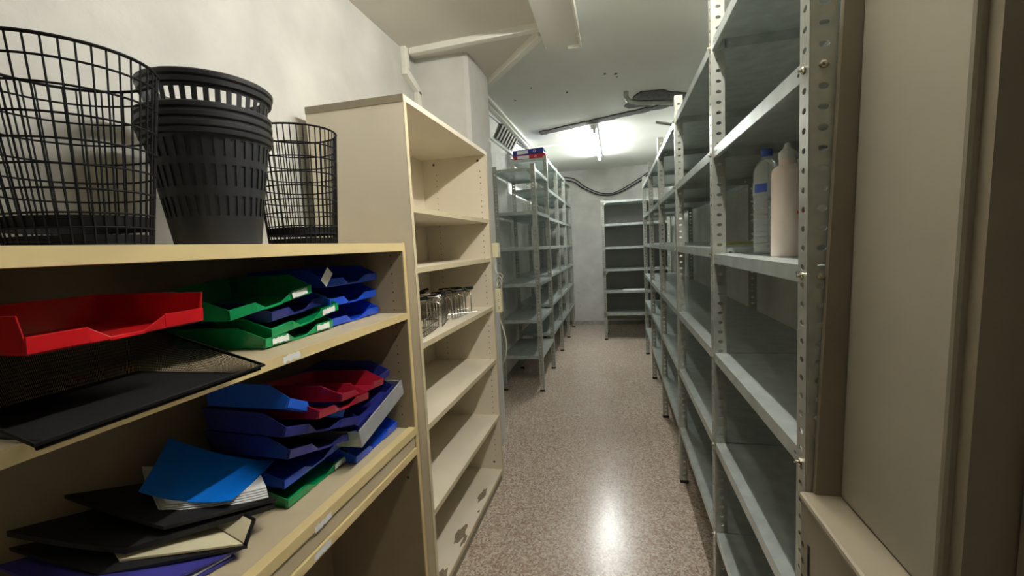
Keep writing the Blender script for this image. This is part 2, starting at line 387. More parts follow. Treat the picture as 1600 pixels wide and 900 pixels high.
# right bank: front at XF, back at XF+DEP
XF, DEP = .3465, .42
YR = [.932, 1.765, 2.775, 3.827, 4.925, 6.015]
lev_r = [2.19, 1.815, 1.457, 1.068, .72, .355]
names_r = ['galvanised steel rack nearest the camera on the right, holding two plastic bottles',
           'galvanised steel rack on the right, next beyond the one holding the bottles',
           'galvanised steel rack in the right row, third from the camera',
           'galvanised steel rack in the right row, fourth from the camera and next to last',
           'galvanised steel rack at the far end of the right row, nearest the end wall']
for i in range(5):
    y0, y1 = YR[i], YR[i + 1]
    h0 = 2.55 if i == 0 else (2.45 if i == 1 else 2.31)
    t = thing('metal_rack', names_r[i], 'rack', (XF, y0, 0), 'slotted steel racks along the right wall')
    post(h0, t, 0, 0); post(h0, t, DEP + .004, 0, -1, 1)
    if i == 4: post(h0, t, 0, y1 - y0); post(h0, t, DEP + .004, y1 - y0, -1, 1)
    for k, z in enumerate(lev_r):
        if i == 0: z = [2.188, 1.815, 1.437, 1.066, .717, .354][k]
        shelf(t, .0025, .003, z, DEP - .001, y1 - y0 - .006)
    if i < 3:
        for z in lev_r:
            if i == 0: z = {2.19: 2.188, 1.815: 1.815, 1.457: 1.437, 1.068: 1.066, .72: .717, .355: .354}[z]
            bolt(t, 0, .021, z - .02, '-x')
            if i == 0: bolt(t, .02, 0, z - .02, '-y')
    if i == 0:
        obj('shelf', MB().box(.003, .003, -.0012, DEP, y1 - y0 - .003, 0).box(.003, .003, -LIP, .0045, y1 - y0 - .003, 0), M['galvplate'], t).location = (0, 0, 2.5)

# left bank
XLF, DL = -.764, .424
YL = [4.416, 5.266, 6.17, 7.077, 7.99]
names_l = ['lower galvanised steel rack standing just beyond the cream bookcase, first of the left row',
           'tall galvanised steel rack on the left with the red and blue binders on top',
           'tall galvanised steel rack on the left, next beyond the one carrying the binders',
           'tall galvanised steel rack at the far end of the left row, touching the end wall']
for i in range(4):
    y0, y1 = YL[i], YL[i + 1]
    h = 2.31 if i == 0 else 2.54
    lv = [2.276, 1.85, 1.494, 1.121, .748, .375] if i == 0 else [2.52, 2.171, 1.83, 1.487, 1.15, .80, .44]
    t = thing('metal_rack', names_l[i], 'rack', (XLF, y0, 0), 'slotted steel racks along the left wall')
    post(h, t, 0, 0, -1, 1); post(h, t, -DL - .004, 0, 1, 1)
    if i == 3: post(h, t, 0, y1 - y0, -1, 1); post(h, t, -DL - .004, y1 - y0, 1, 1)
    for z in lv: shelf(t, -DL - .001, .003, z, DL - .002, y1 - y0 - .006)
    if i == 0:
        gusset(t, -.002, .0, 2.26, -1); 
        g = gusset(t, -.001, .0, 2.26, 1); g.rotation_euler = (0, 0, PI / 2)
        for z in lv: bolt(t, -.02, 0, z - .02, '-y')
tag(obj('metal_sheet', MB().box(-.14, -.18, 0, .14, .18, .0015).box(-.14, -.18, -.0, -.138, .18, .022), M['galvplate'], origin=(0, 0, 0)),
    'loose bent metal sheet lying on the second shelf of the low left rack', 'metal sheet').location = (-.97, 4.70, 1.852)

# end rack, open face towards the camera, with steel backs
t = thing('metal_rack', 'grey steel rack standing across the far end of the aisle, facing the camera', 'rack', (-.209, 6.911, 0))
WE = .98
for (x, y, sx, sy) in ((0, 0, 1, 1), (WE, 0, -1, 1), (0, .42, 1, -1), (WE, .42, -1, -1)): post(2.13, t, x, y, sx, sy)
for z in (2.118, 1.774, 1.423, 1.089, .756, .41):
    o = shelf(t, .003, .003, z, WE - .006, .412)
gusset(t, .002, -.002, 2.10, 1); gusset(t, .002, -.002, 1.06, 1); gusset(t, .002, -.002, .43, 1)
obj('back_panel', box_mb(.004, .416, .25, WE - .004, .4175, 2.11), M['shadesteel'], t)  # dark tone stands in for the shade in the rack

# loose angle bracket sticking out from the right rack
br = MB().box(-.011, -.0, 0, .011, .30, .002).box(-.011, 0, 0, -.009, .30, .018)
br.disc((0, .02, 0), (0, 0, -1), .005)
o = tag(obj('angle_bracket', br, M['galv'], origin=(0, 0, 0)), 'short loose steel angle bracket sticking out above the third right rack', 'bracket')
o.location = (.27, 3.03, 2.23); o.rotation_euler = (math.radians(-5), 0, math.radians(-60))

# binders on top of the left racks
def binder(nm, label, m, x0, x1, y, z, rot, hgt):
    t = thing(nm, label, 'binder', ((x0 + x1) / 2, y, z), 'binders lying on top of the left rack'); w = (x1 - x0) / 2
    c = MB().box(-w, 0, 0, w, .28, .003).box(-w, 0, hgt - .003, w, .28, hgt).box(-w, -.003, 0, w, 0, hgt)
    obj('cover', c, m, t)
    obj('paper_block', MB().box(-w + .01, .004, .004, w - .01, .27, hgt * .6), M['paper'], t)
    obj('spine_label', MB().box(-w + .05, -.0045, hgt * .18, -w * .0, -.003, hgt * .82), M['paper'], t, label='white paper spine label')
    ring = MB(); pts = [(w * .42 + .013 * math.cos(a), -.004, hgt / 2 + .013 * math.sin(a)) for a in (2 * PI * j / 14 for j in range(14))]
    ring.tube(pts, .0025, 6, closed=True); obj('finger_ring', ring, M['fixture'], t, label='white finger hole ring')
    t.rotation_euler = (0, 0, rot); return t
binder('ring_binder', 'red ring binder lying flat on the left rack, under the blue one', M['redspine'], -1.165, -.78, 5.30, 2.522, 0, .055)
binder('ring_binder', 'blue ring binder lying on top of the red one above the left rack', M['bluespine'], -1.165, -.80, 5.30, 2.579, .0, .06).rotation_euler = (0, math.radians(-2.4), .02)

# drooping cables on the end wall
cb = MB()
def cat(pts, mb, r, seg=6, n=8):
    P = [Vector(q) for q in pts]; out = []
    for i in range(len(P) - 1):
        a = P[max(i - 1, 0)]; b = P[i]; c = P[i + 1]; d = P[min(i + 2, len(P) - 1)]
        for k in range(n):
            t = k / n
            out.append(.5 * ((2 * b) + (c - a) * t + (2 * a - 5 * b + 4 * c - d) * t * t + (3 * b - a - 3 * c + d) * t ** 3))
    out.append(P[-1]); mb.tube(out, r, seg); return mb
cat([(-1.2, 8.19, 2.70), (-.75, 8.19, 2.62), (-.56, 8.19, 2.49), (-.25, 8.19, 2.34), (.05, 8.19, 2.35), (.43, 8.19, 2.53), (.6, 8.19, 2.64), (.82, 8.19, 2.70)], cb, .011)
tag(obj('wall_cable', cb, M['cable'], world=True, smooth=True), 'lower dark cable drooping in a curve across the end wall', 'cable', 'cables drooping across the end wall')
cb = cat([(-1.2, 8.205, 2.73), (-.75, 8.205, 2.68), (-.5, 8.205, 2.50), (-.2, 8.205, 2.365), (.05, 8.205, 2.385), (.43, 8.205, 2.58), (.6, 8.205, 2.68), (.82, 8.205, 2.73)], MB(), .008)
tag(obj('wall_cable', cb, M['cable'], world=True, smooth=True), 'thinner upper cable drooping across the end wall', 'cable', 'cables drooping across the end wall')
for k_, lab in ((0, 'black cable running beside the white ceiling conduit past the pillar, left one'), (1, 'black cable running beside the white ceiling conduit past the pillar, right one')):
    cb = cat([(-1.17 + .02 * k_, 3.5, 2.70 + .02 * k_), (-1.15 + .02 * k_, 4.4, 2.735 + .02 * k_), (-1.13 + .015 * k_, 5.2, 2.74 + .02 * k_), (-1.10 + .01 * k_, 6.0, 2.76 + .02 * k_)], MB(), .006)
    tag(obj('ceiling_cable', cb, M['cable'], world=True, smooth=True), lab, 'cable', 'black cables under the ceiling')
g = thing('air_grille', 'dark slatted air grille above the left wall just past the pillar', 'vent', (-1.16, 4.9, 2.66))
obj('backing', MB().prism([(-.028, -.36, -.03), (-.024, -.36, -.03), (.054, -.36, .10), (.050, -.36, .10)], [(-.028, .36, -.02), (-.024, .36, -.02), (.056, .36, .11), (.052, .36, .11)]), M['grille'], g)
for k_ in range(7):
    y = -.33 + .11 * k_
    obj('slat', MB().prism([(-.02, y, -.03), (-.012, y, -.035), (.068, y, .095), (.06, y, .10)], [(-.02, y + .05, -.03), (-.012, y + .05, -.035), (.068, y + .05, .095), (.06, y + .05, .10)]), M['base'], g)

# sheets on the racks
tag(obj('paper_sheet', MB().box(-.16, -.11, 0, .16, .11, .004).box(-.15, -.10, .004, .165, .10, .007), M['paper'], origin=(0, 0, 0)), 'white papers lying on the end rack shelf', 'papers').location = (.24, 7.06, .7565)
tag(obj('plastic_folder', MB().box(-.12, -.16, 0, .12, .16, .004).box(-.118, -.15, .004, .115, .16, .012), M['yellowpaper'], origin=(0, 0, 0)), 'yellow green folder lying on the right rack shelf behind the clear bottle', 'folder').location = (.62, 2.50, 1.457)

# ------------------------------------------------------------------ bottles
BX, BY = .452, 1.355
t = thing('spray_jug', 'pinkish white plastic bottle with a red side clip, nearest on the right rack', 'bottle', (BX, BY, 1.437)); t.scale = (1.14, 1.14, 1)
obj('body', MB().lathe([(.031, 0), (.034, .004), (.034, .105), (.0328, .108), (.0328, .226), (.031, .234), (.025, .241), (.018, .245), (.017, .262)], seg=36), M['jug'], t, smooth=True)
obj('cap', MB().lathe([(.0185, .258), (.0185, .276), (.014, .283), (.009, .288), (.0065, .299), (.004, .302)], seg=24), M['capwhite'], t, smooth=True, label='white pointed screw cap')
clip = MB().box(.010, -.036, .112, .034, -.030, .120).prism([(.024, -.037, .112), (.032, -.037, .112), (.040, -.037, .075), (.037, -.037, .074)], [(.024, -.031, .112), (.032, -.031, .112), (.040, -.031, .075), (.037, -.031, .074)])
obj('clip', clip, M['redhandle'], t, label='red plastic clip', bevel=.001)
BX, BY = .462, 1.56
t = thing('water_bottle', 'clear ribbed plastic water bottle with a blue label and blue cap, behind the white one', 'bottle', (BX, BY, 1.437)); t.scale = (1, 1, 1.09)
prof = [(.030, 0), (.038, .006)]
z = .012
while z < .150: prof += [(.0385, z), (.0345, z + .007), (.0385, z + .014)]; z += .0165
prof += [(.0375, .165), (.0375, .222), (.034, .245), (.024, .262), (.0145, .270), (.0145, .278)]
obj('body', MB().lathe(prof, seg=36, cap1=False), M['clear'], t, smooth=True)
obj('label_band', MB().lathe([(.0382, .168), (.0386, .17), (.0386, .205), (.0382, .207)], seg=36, cap0=False, cap1=False), M['clear'], t, smooth=True)
lm = MB(); k = 8; a0, a1 = math.radians(198), math.radians(255)
for i in range(k):
    b0 = a0 + (a1 - a0) * i / k; b1 = a0 + (a1 - a0) * (i + 1) / k
    n0 = lm.add([(.0392 * math.cos(b0), .0392 * math.sin(b0), .176), (.0392 * math.cos(b1), .0392 * math.sin(b1), .176), (.0392 * math.cos(b1), .0392 * math.sin(b1), .200), (.0392 * math.cos(b0), .0392 * math.sin(b0), .200)]); lm.face(n0, n0 + 1, n0 + 2, n0 + 3)
obj('blue_label', lm, M['bluelabel'], t, label='blue rectangle on the label')
obj('cap', MB().lathe([(.0165, .278), (.0165, .296), (.015, .298)], seg=24), M['bluelabel'], t, smooth=True, label='blue screw cap')

# ------------------------------------------------------------------ steel door frame and low steel cabinet, right foreground
def leanbox(q, z0, z1, lean):
    """q plan polygon at z=1; leans away from the aisle going up by lean per metre"""
    f = lambda z: [(x + lean * (z - 1.0), y, z) for x, y in q]
    return MB().prism(f(z0), f(z1))
struct('door_1_rebate', leanbox([(.356, .915), (.46, .915), (.46, .929), (.356, .929)], 1.0, 2.75, .04), M['steelshade'])  # same paint as the frame, with the shade in its colour
struct('door_1_frame', leanbox([(.397, .657), (.60, .657), (.60, .9145), (.397, .9145)], 1.0, 2.75, .025), M['steelpaint'], bevel=.006)
struct('door_1_jamb', leanbox([(.409, .635), (.76, .635), (.76, .6565), (.409, .6565)], 1.0, 2.75, .025), M['steelshade'])  # camera-facing side, shade painted in
struct('door_1_strip', leanbox([(.462, .610), (.485, .610), (.485, .634), (.462, .634)], .4, 2.75, .025), M['steelpaint'], bevel=.004)
t = thing('steel_cabinet', 'low beige painted steel cabinet in the bottom right corner beside the nearest rack', 'cabinet', (.335, .66, 0))
cm = MB()
cm.box(0, .0, 0, .002, .262, .985)
cm.box(.002, .0, 0, .42, .006, .985).box(.002, .256, 0, .42, .262, .985)
obj('body', cm, M['steelshade'], t)  # aisle side in shade, put into the paint colour
obj('top_panel', box_mb(-.004, -.004, .985, .424, .268, 1.0), M['steelshade'], t, bevel=.006)  # weaker light on the top is painted as a darker tone
hm = MB()
for k_ in range(10): hm.disc((-.0001, .252, .90 - k_ * .034), (-1, 0, 0), .006, 10)
obj('hole_row', hm, M['hole'], t)
obj('slot', MB().box(-.0012, .222, .50, .0002, .229, .915), M['foot'], t, label='dark vertical slot')
obj('pin', MB().tube([(0, .147, .90), (-.006, .147, .90)], .004, 8), M['bolt'], t, label='small metal pin')

# ------------------------------------------------------------------ cream bookcase
BX0, BX1, BY0, BY1, BZ = -1.18, -.758, 1.588, 2.69, 2.088
t = thing('bookcase', 'tall open cream laminate bookcase standing against the left wall', 'bookcase', (BX1, BY0, 0))
TH = .022
side = MB().box(BX0, BY0, 0, BX1 - .003, BY0 + TH, BZ - .022)
obj('side_panel', side, M['laminate'], t, world=True)
side = MB().box(BX0, BY1 - TH, 0, BX1 - .003, BY1, BZ - .022); side.cur = 1
for x in (-.800, -1.085):
    for i in range(52):
        side.disc((x, BY1 - TH, .16 + i * .0355), (0, -1, 0), .0032, 8)
side.disc((-.812, BY1 - TH, 2.035), (0, -1, 0), .008); side.disc((-1.10, BY1 - TH, 2.035), (0, -1, 0), .008); side.disc((-.812, BY1 - TH, .115), (0, -1, 0), .007)
obj('side_panel', side, [M['laminate'], M['hole']], t, world=True)
obj('edge_strip', MB().box(BX1 - .003, BY0, 0, BX1, BY0 + TH, BZ - .022), M['edge'], t, world=True)
obj('edge_strip', MB().box(BX1 - .003, BY1 - TH, 0, BX1, BY1, BZ - .022), M['edge'], t, world=True)
tp = MB().box(BX0, BY0, BZ - .022, BX1, BY1, BZ)
tp.cur = 1; tp.box(BX0, BY0 - .003, BZ - .026, BX1, BY0, BZ + .001)
obj('top_panel', tp, [M['laminate'], M['topband']], t, world=True)
obj('back_panel', MB().box(BX0, BY0 + TH, 0, BX0 + .006, BY1 - TH, BZ - .022), M['laminate'], t, world=True)
lines = MB()
for z in (1.676, 1.438, 1.134, .797, .430):
    s = MB().box(BX0 + .006, BY0 + TH, z - .022, BX1 - .008, BY1 - TH, z); s.cur = 1
    s.box(BX1 - .008, BY0 + TH, z - .022, BX1 - .005, BY1 - TH, z)
    obj('shelf', s, [M['laminate'], M['edge']], t, world=True)
s = MB().box(BX0 + .006, BY0 + TH, .045, BX1 - .006, BY1 - TH, .067); s.cur = 1; s.box(BX1 - .006, BY0 + TH, .045, BX1 - .002, BY1 - TH, .067)
def patch(mb, cx, cy, z, rx, ry, n=14):
    k = mb.add([(cx + rx * math.cos(a) * random.uniform(.6, 1.25), cy + ry * math.sin(a) * random.uniform(.6, 1.25), z) for a in (2 * PI * j / n for j in range(n))]); mb.face(*[k + j for j in range(n)])
s.cur = 2
for cx, cy, rx, ry in ((-.80, 2.36, .022, .075), (-.805, 1.99, .025, .09), (-.775, 1.96, .012, .05), (-.79, 1.70, .022, .06), (-.775, 2.2, .006, .012)): patch(s, cx, cy, .0675, rx, ry)
obj('bottom_shelf', s, [M['laminate'], M['edge'], M['scuff']], t, world=True)
obj('plinth', MB().box(BX1 - .022, BY0 + TH, 0, BX1 - .008, BY1 - TH, .045), M['topband'], t, world=True)

# chrome wire bookends on the bookcase shelf
def wire_rack(label, x, y, rot, n, tilt=0):
    t = thing('wire_divider', label, 'wire divider', (x, y, 1.1365), 'chrome wire dividers on the bookcase shelf')
    f = MB()
    for k_ in range(n):
        yy = k_ * .028
        f.tube([(0, yy, .003), (0, yy, .085 + .02 * (k_ % 2)), (.012, yy, .10 + .02 * (k_ % 2)), (.10, yy, .10 + .02 * (k_ % 2)), (.112, yy, .085), (.112, yy, .003)], .0022, 6)
    f.tube([(0, 0, .003), (0, n * .028, .003)], .0028, 6).tube([(.112, 0, .003), (.112, n * .028, .003)], .0028, 6)
    obj('wire_frame', f, M['chrome'], t, smooth=True)
    c = MB()
    for k_ in range(n): c.tube([(.03 + .01 * k_, k_ * .028 - .01, .115), (.06 + .01 * k_, k_ * .028 + .016, .118)], .007, 8)
    obj('black_clip', c, M['foot'], t, smooth=True)
    t.rotation_euler = (tilt, 0, rot); t.scale = (1.3, 1.25, 1.2); return t
wire_rack('chrome wire divider with black clips, nearest of the pile on the bookcase shelf', -.96, 1.93, .25, 6)
wire_rack('chrome wire divider with black clips, in the middle of the pile on the bookcase shelf', -.99, 2.18, -.1, 6)
wire_rack('chrome wire divider leaning over the others in the wire pile on the bookcase shelf', -1.04, 2.03, .5, 5, .12)
o = wire_rack('wide chrome wire divider standing at the far end of the pile on the bookcase shelf', -1.02, 2.44, -.9, 5)
def wire_basket_small(x, y, rot):
    t = MB(); L1, W1, H1 = .20, .13, .06
    for z in (.003, .03, H1):
        t.tube([(0, 0, z), (L1, 0, z), (L1, W1, z), (0, W1, z)], .002, 6, closed=True)
    for i in range(9):
        u = L1 * i / 8; t.tube([(u, 0, H1), (u, 0, .003), (u, W1, .003), (u, W1, H1)], .0014, 5)
    for i in range(6):
        u = W1 * i / 5; t.tube([(0, u, H1), (0, u, .003), (L1, u, .003), (L1, u, H1)], .0014, 5)
    o = tag(obj('wire_tray', t, M['chrome'], origin=(0, 0, 0), smooth=True), 'small shallow chrome wire tray at the front of the wire pile on the bookcase shelf', 'wire tray')
    o.location = (x, y, 1.1365); o.rotation_euler = (0, 0, rot); return o
wire_basket_small(-.80, 1.72, math.radians(98)).scale = (1.2, 1.3, 1.25)

# power strip hanging on the bookcase's far side
t = thing('power_strip', 'ivory power strip hanging on its cable at the far side of the bookcase', 'power strip', (-.742, 2.72, 1.09))
obj('body', MB().box(-.018, -.012, 0, .022, .03, .15), M['socket'], t, bevel=.004)
sk = MB()
for z in (.03, .075, .12):
    sk.disc((.006, -.012, z - .006), (0, -1, 0), .003); sk.disc((.006, -.012, z + .006), (0, -1, 0), .003)
obj('socket_holes', sk, M['hole'], t)
cb = cat([(0, .01, .15), (-.01, .0, .20), (.012, -.01, .24), (-.008, .0, .28), (.0, .01, .36)], MB(), .004)
obj('upper_cable', cb, M['whitecable'], t, smooth=True)
cb = cat([(.005, .01, 0), (.0, .02, -.05), (.03, .02, -.16), (.03, .02, -.27), (-.005, .02, -.36)], MB(), .0035)
obj('lower_cable', cb, M['whitecable'], t, smooth=True)
cb = MB()
for k_ in range(3): cat([(.004, .0, .13 + .03 * k_), (.03 + .006 * k_, -.005, .17 + .03 * k_), (.01, .0, .21 + .02 * k_), (-.012, .0, .16 + .03 * k_)], cb, .0028)
obj('cable_loops', cb, M['whitecable'], t, smooth=True)
t = thing('junction_box', 'small ivory socket box on the far side of the bookcase, above the power strip', 'socket', (-.74, 2.70, 1.44))
obj('body', MB().box(-.018, -.004, 0, .02, .05, .09), M['socket'], t, bevel=.003)
obj('switch', MB().box(.02, .01, .03, .023, .035, .06), M['fixture'], t)

# ------------------------------------------------------------------ low storage cabinet on the left
CX0, CX1, CY0, CY1, CZ = -1.232, -.792, -.75, 1.584, 1.536
t = thing('storage_cabinet', 'wide open beige cabinet on the left with trays inside and baskets on top', 'cabinet', (CX1, CY1, 0))
def slab(name, y0, y1, z0, z1, x1=CX1, m1='oldlam', m2='oldedge'):
    s = MB().box(CX0, y0, z0, x1 - .004, y1, z1); s.cur = 1; s.box(x1 - .004, y0, z0, x1, y1, z1)
    return obj(name, s, [M[m1], M[m2]], t, world=True)
slab('top_panel', CY0, CY1 - .022, CZ - .030, CZ)
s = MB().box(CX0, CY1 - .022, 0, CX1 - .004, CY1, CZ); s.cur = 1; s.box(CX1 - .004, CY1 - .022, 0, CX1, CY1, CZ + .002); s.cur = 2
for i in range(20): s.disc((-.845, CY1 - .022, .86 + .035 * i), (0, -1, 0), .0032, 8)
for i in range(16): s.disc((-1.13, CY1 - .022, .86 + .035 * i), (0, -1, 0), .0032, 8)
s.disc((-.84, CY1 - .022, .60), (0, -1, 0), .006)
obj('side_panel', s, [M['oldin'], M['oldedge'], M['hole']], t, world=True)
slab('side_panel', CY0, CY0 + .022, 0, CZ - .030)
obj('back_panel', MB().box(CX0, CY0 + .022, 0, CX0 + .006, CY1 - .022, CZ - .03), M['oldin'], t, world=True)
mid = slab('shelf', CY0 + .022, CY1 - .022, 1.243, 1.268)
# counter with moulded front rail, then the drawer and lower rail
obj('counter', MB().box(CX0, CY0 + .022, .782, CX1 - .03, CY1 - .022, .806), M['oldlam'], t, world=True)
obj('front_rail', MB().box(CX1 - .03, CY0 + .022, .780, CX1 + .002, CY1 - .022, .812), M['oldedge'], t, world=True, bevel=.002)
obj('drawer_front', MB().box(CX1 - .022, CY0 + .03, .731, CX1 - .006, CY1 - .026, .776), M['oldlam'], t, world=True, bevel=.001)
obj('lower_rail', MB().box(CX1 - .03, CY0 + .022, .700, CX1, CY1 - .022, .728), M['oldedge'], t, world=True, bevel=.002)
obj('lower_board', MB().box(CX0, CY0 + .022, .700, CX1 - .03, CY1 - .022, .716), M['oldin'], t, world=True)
def sticker(x, y, z, w, h):
    m = MB(); n = 10
    k = m.add([(x, y + w * (i / n - .5) , z - h / 2 + random.uniform(-.15, .25) * h) for i in range(n + 1)] + [(x, y + w * (i / n - .5), z + h / 2 + random.uniform(-.25, .15) * h) for i in reversed(range(n + 1))])
    m.face(*[k + i for i in range(2 * n + 2)]); return m
for y, z, w, h in ((.93, 1.2555, .06, .018), (.985, .787, .07, .02), (.975, .714, .07, .018), (.90, .752, .0, .0)):
    if w: obj('torn_label', sticker(CX1 + .0025 if z < .8 and z > .78 else CX1 + .0008, y, z, w, h), M['paper'], t, world=True, label='remains of a torn paper label')

# ------------------------------------------------------------------ wire baskets and bin stack on the cabinet top
def wire_basket(label, x, y, rb, rt, h, rot=0, tilt=0):
    t = thing('wire_basket', label, 'waste basket', (x, y, CZ + .001), 'black wire waste baskets on the cabinet top')
    R = lambda z: rb + (rt - rb) * z / h
    m = MB()
    for z in (.004, .035, .06, .10, .14, .18, .22, .265, .305, h):
        if z > h: continue
        r = R(z); m.tube([(r * math.cos(a), r * math.sin(a), z) for a in (2 * PI * j / 40 for j in range(40))], .002 if z < h else .003, 6, closed=True)
    for j in range(44):
        a = 2 * PI * j / 44; m.tube([(R(z_) * math.cos(a), R(z_) * math.sin(a), z_) for z_ in (.002, h)], .0017, 5)
    obj('wire_mesh', m, M['blackwire'], t)
    obj('base_plate', MB().lathe([(rb * .98, .0), (rb, .003), (R(.022), .022), (R(.022) - .002, .022), (rb * .97, .004)], seg=40), M['blackwire'], t, smooth=True)
    b = MB(); b.lathe([(R(.035) - .001, .036), (R(.055) - .001, .056)], seg=40, cap0=False, cap1=False)
    obj('lower_band', b, M['blackwire'], t)
    t.rotation_euler = (tilt, 0, rot); return t
wire_basket('large black wire waste basket at the left edge, standing on the cabinet top', -.985, .645, .103, .142, .337)
wire_basket('smaller black wire waste basket on the cabinet top, right of the stacked plastic bins', -.985, 1.262, .100, .124, .355)
def bin_mesh(h=.275, rb=.093, rt=.135):
    m = MB(); seg = 72; th = .002
    R = lambda z: rb + (rt - rb) * z / h
    zs = [0, .072, .118, .140, .188, .206, .246, h - .022]
    rows = {1, 3, 5}
    for s, off in ((0, 0), (1, -th)):
        rings = [m.add([((R(z) + off) * math.cos(2 * PI * j / seg), (R(z) + off) * math.sin(2 * PI * j / seg), z) for j in range(seg)]) for z in zs]
        for i in range(len(zs) - 1):
            for j in range(seg):
                if i in rows and j % 2: continue
                q = (j + 1) % seg; f = (rings[i] + j, rings[i] + q, rings[i + 1] + q, rings[i + 1] + j)
                m.face(*(f if s == 0 else f[::-1]))
        if s == 0: outer = rings
        else: inner = rings
    for i in rows:
        for j in range(1, seg, 2):
            q = (j + 1) % seg
            for a, b in ((outer[i] + j, outer[i + 1] + j), (outer[i] + q, outer[i + 1] + q)):
                k = a - outer[0]; k2 = b - outer[0]; m.face(a, b, inner[0] + k2, inner[0] + k)
    return m, R, h
def bin_(label, z, first=[None], rot=0):
    if first[0] is None:
        m, R, h = bin_mesh()
        t = thing('plastic_bin', label, 'waste bin', (-.985, .945, CZ + .001 + z), 'nested black plastic bins')
        obj('body', m, M['blackplastic'], t, smooth=True)
        obj('rim', MB().lathe([(R(h - .022), h - .022), (R(h) + .004, h - .020), (R(h) + .006, h - .010), (R(h) + .003, h - .008), (R(h) + .008, h - .004), (R(h) + .009, h + .004), (R(h) + .005, h + .008), (R(h) - .003, h + .007), (R(h) - .004, h - .022), (R(h - .022), h - .022)], seg=72, cap0=False, cap1=False), M['blackplastic'], t, smooth=True)
        obj('bottom', MB().lathe([(.090, .001), (.090, .004)], seg=48), M['blackplastic'], t)
        first[0] = t; return t
    t = dup(first[0], label); t.location = (-.985, .945, CZ + .001 + z); t.rotation_euler = (0, 0, rot); return t
bin_('black slotted plastic bin at the bottom of the nested stack on the cabinet top', 0)
bin_('black slotted plastic bin nested second from the bottom of the stack', .020, rot=math.radians(5))
bin_('black slotted plastic bin nested third from the bottom of the stack', .040)
bin_('black slotted plastic bin at the top of the nested stack, above the other nested bins', .108).rotation_euler = (math.radians(-1.5), math.radians(1), .04)

# ------------------------------------------------------------------ letter trays
def tray_mb(W=.31, D=.295, H=.058, hf=.028, square=False):
    """front at y=0 facing -y, x from -W/2..W/2; tapering walls, open cut in the front"""
    m = MB(); th = .0022; ti = .016
    w0, w1 = W / 2 - ti, W / 2
    # walls as closed thin prisms
    def wall(pts, n):
        n = Vector(n) * th; P = [Vector(p) for p in pts]
        m.prism([tuple(p) for p in P], [tuple(p + n) for p in P])
    m.box(-w0, .012, 0, w0, D - ti, th)
    for s in (-1, 1):
        P = [(s * w0, .012, 0), (s * w0, D - ti, 0), (s * w1, D, H), (s * w1, .07, H), (s * (w1 - .008), .0, hf), ]
        if square: P[3] = (s * (w1 - .002), .001, H); P[4] = (s * (w1 - .010), .002, .004)
        if s > 0: P = P[::-1]
        wall(P, (-s, 0, .2))
        # front lip: a solid bar at each corner
        a, b = s * (w1 - .008), s * (w1 * .42)
        x0, x1 = min(a, b), max(a, b)
        m.prism([(x0, .000, hf - .024), (x1, .000, hf - .024), (x1, .010, hf - .026), (x0, .010, hf - .026)], [(x0, -.003, hf), (x1, -.003, hf), (x1, .005, hf), (x0, .005, hf)])
        # ramp from lip down to the low middle
        c = s * (w1 * .18)
        P = [(b, .0, .003), (c, .006, .002), (c, .006, .006), (b, -.002, hf - .001)]
        m.prism(P, [(x, y + .003, z) for x, y, z in P])
    m.box(-w1 * .2, .005, 0, w1 * .2, .012, .006)
    wall([(-w0, D - ti, 0), (-w1, D, H), (w1, D, H), (w0, D - ti, 0)], (0, -1, 0))
    # rolled rim along sides and back
    m.tube([(-w1, .07, H), (-w1, D, H), (w1, D, H), (w1, .07, H)], .0025, 6)
    return m
TRAY = {}
def tray(label, colour, mk, x, y, z, yaw=0, roll=0, pitch=0, labels=(), group='plastic letter trays in the cabinet'):
    """x = front plane, y = centre along the shelf; front faces the aisle (+x)"""
    if mk not in TRAY: TRAY[mk] = mesh_of('letter_tray', tray_mb(square=(mk == 'red')), M[mk], smooth=False)
    t = thing('letter_tray', label, 'letter tray', (x, y, z), group)
    b = bpy.data.objects.new('tray_body', TRAY[mk]); COL.objects.link(b); b.parent = t
    bv = b.modifiers.new('bevel', 'BEVEL'); bv.width = .0012; bv.segments = 2; bv.limit_method = 'ANGLE'
    for side in labels:
        s, mm = side[0], side[1]
        lm = MB(); x0 = (.062 if s > 0 else -.125); x1 = x0 + (.063)
        n = 12
        k = lm.add([(x0 + (x1 - x0) * i / n, -.0012 - .0030, .007 + random.uniform(0, .003)) for i in range(n + 1)] + [(x0 + (x1 - x0) * i / n, -.0038, .026 - random.uniform(0, .004)) for i in reversed(range(n + 1))])
        lm.face(*[k + i for i in range(2 * n + 2)])
        if mm == 'txt':
            obj('sticker', lm, M['royal'], t, label='pale blue sticker with dark lettering')
            cu = bpy.data.curves.new('lettering', 'FONT'); cu.resolution_u = 3; cu.body = 'MIGR-2H'; cu.size = .0145; cu.extrude = .0002; cu.align_x = 'CENTER'
            to = bpy.data.objects.new('lettering', cu); COL.objects.link(to); to.parent = t; to.location = ((x0 + x1) / 2, -.0046, .0105); to.rotation_euler = (PI / 2, 0, 0)
            cu.materials.append(M['navy'])
            bpy.context.view_layer.update(); lme = bpy.data.meshes.new_from_object(to); loc, rot = to.location.copy(), to.rotation_euler.copy()
            bpy.data.objects.remove(to); to = bpy.data.objects.new('lettering', lme); COL.objects.link(to); to.parent = t; to.location = loc; to.rotation_euler = rot
        else: obj('sticker', lm, M[mm], t, label='torn white sticker')
    t.rotation_euler = (Matrix.Rotation(PI / 2 + yaw, 4, 'Z') @ Matrix.Rotation(roll, 4, 'Y') @ Matrix.Rotation(pitch, 4, 'X')).to_euler()
    return t
d = math.radians
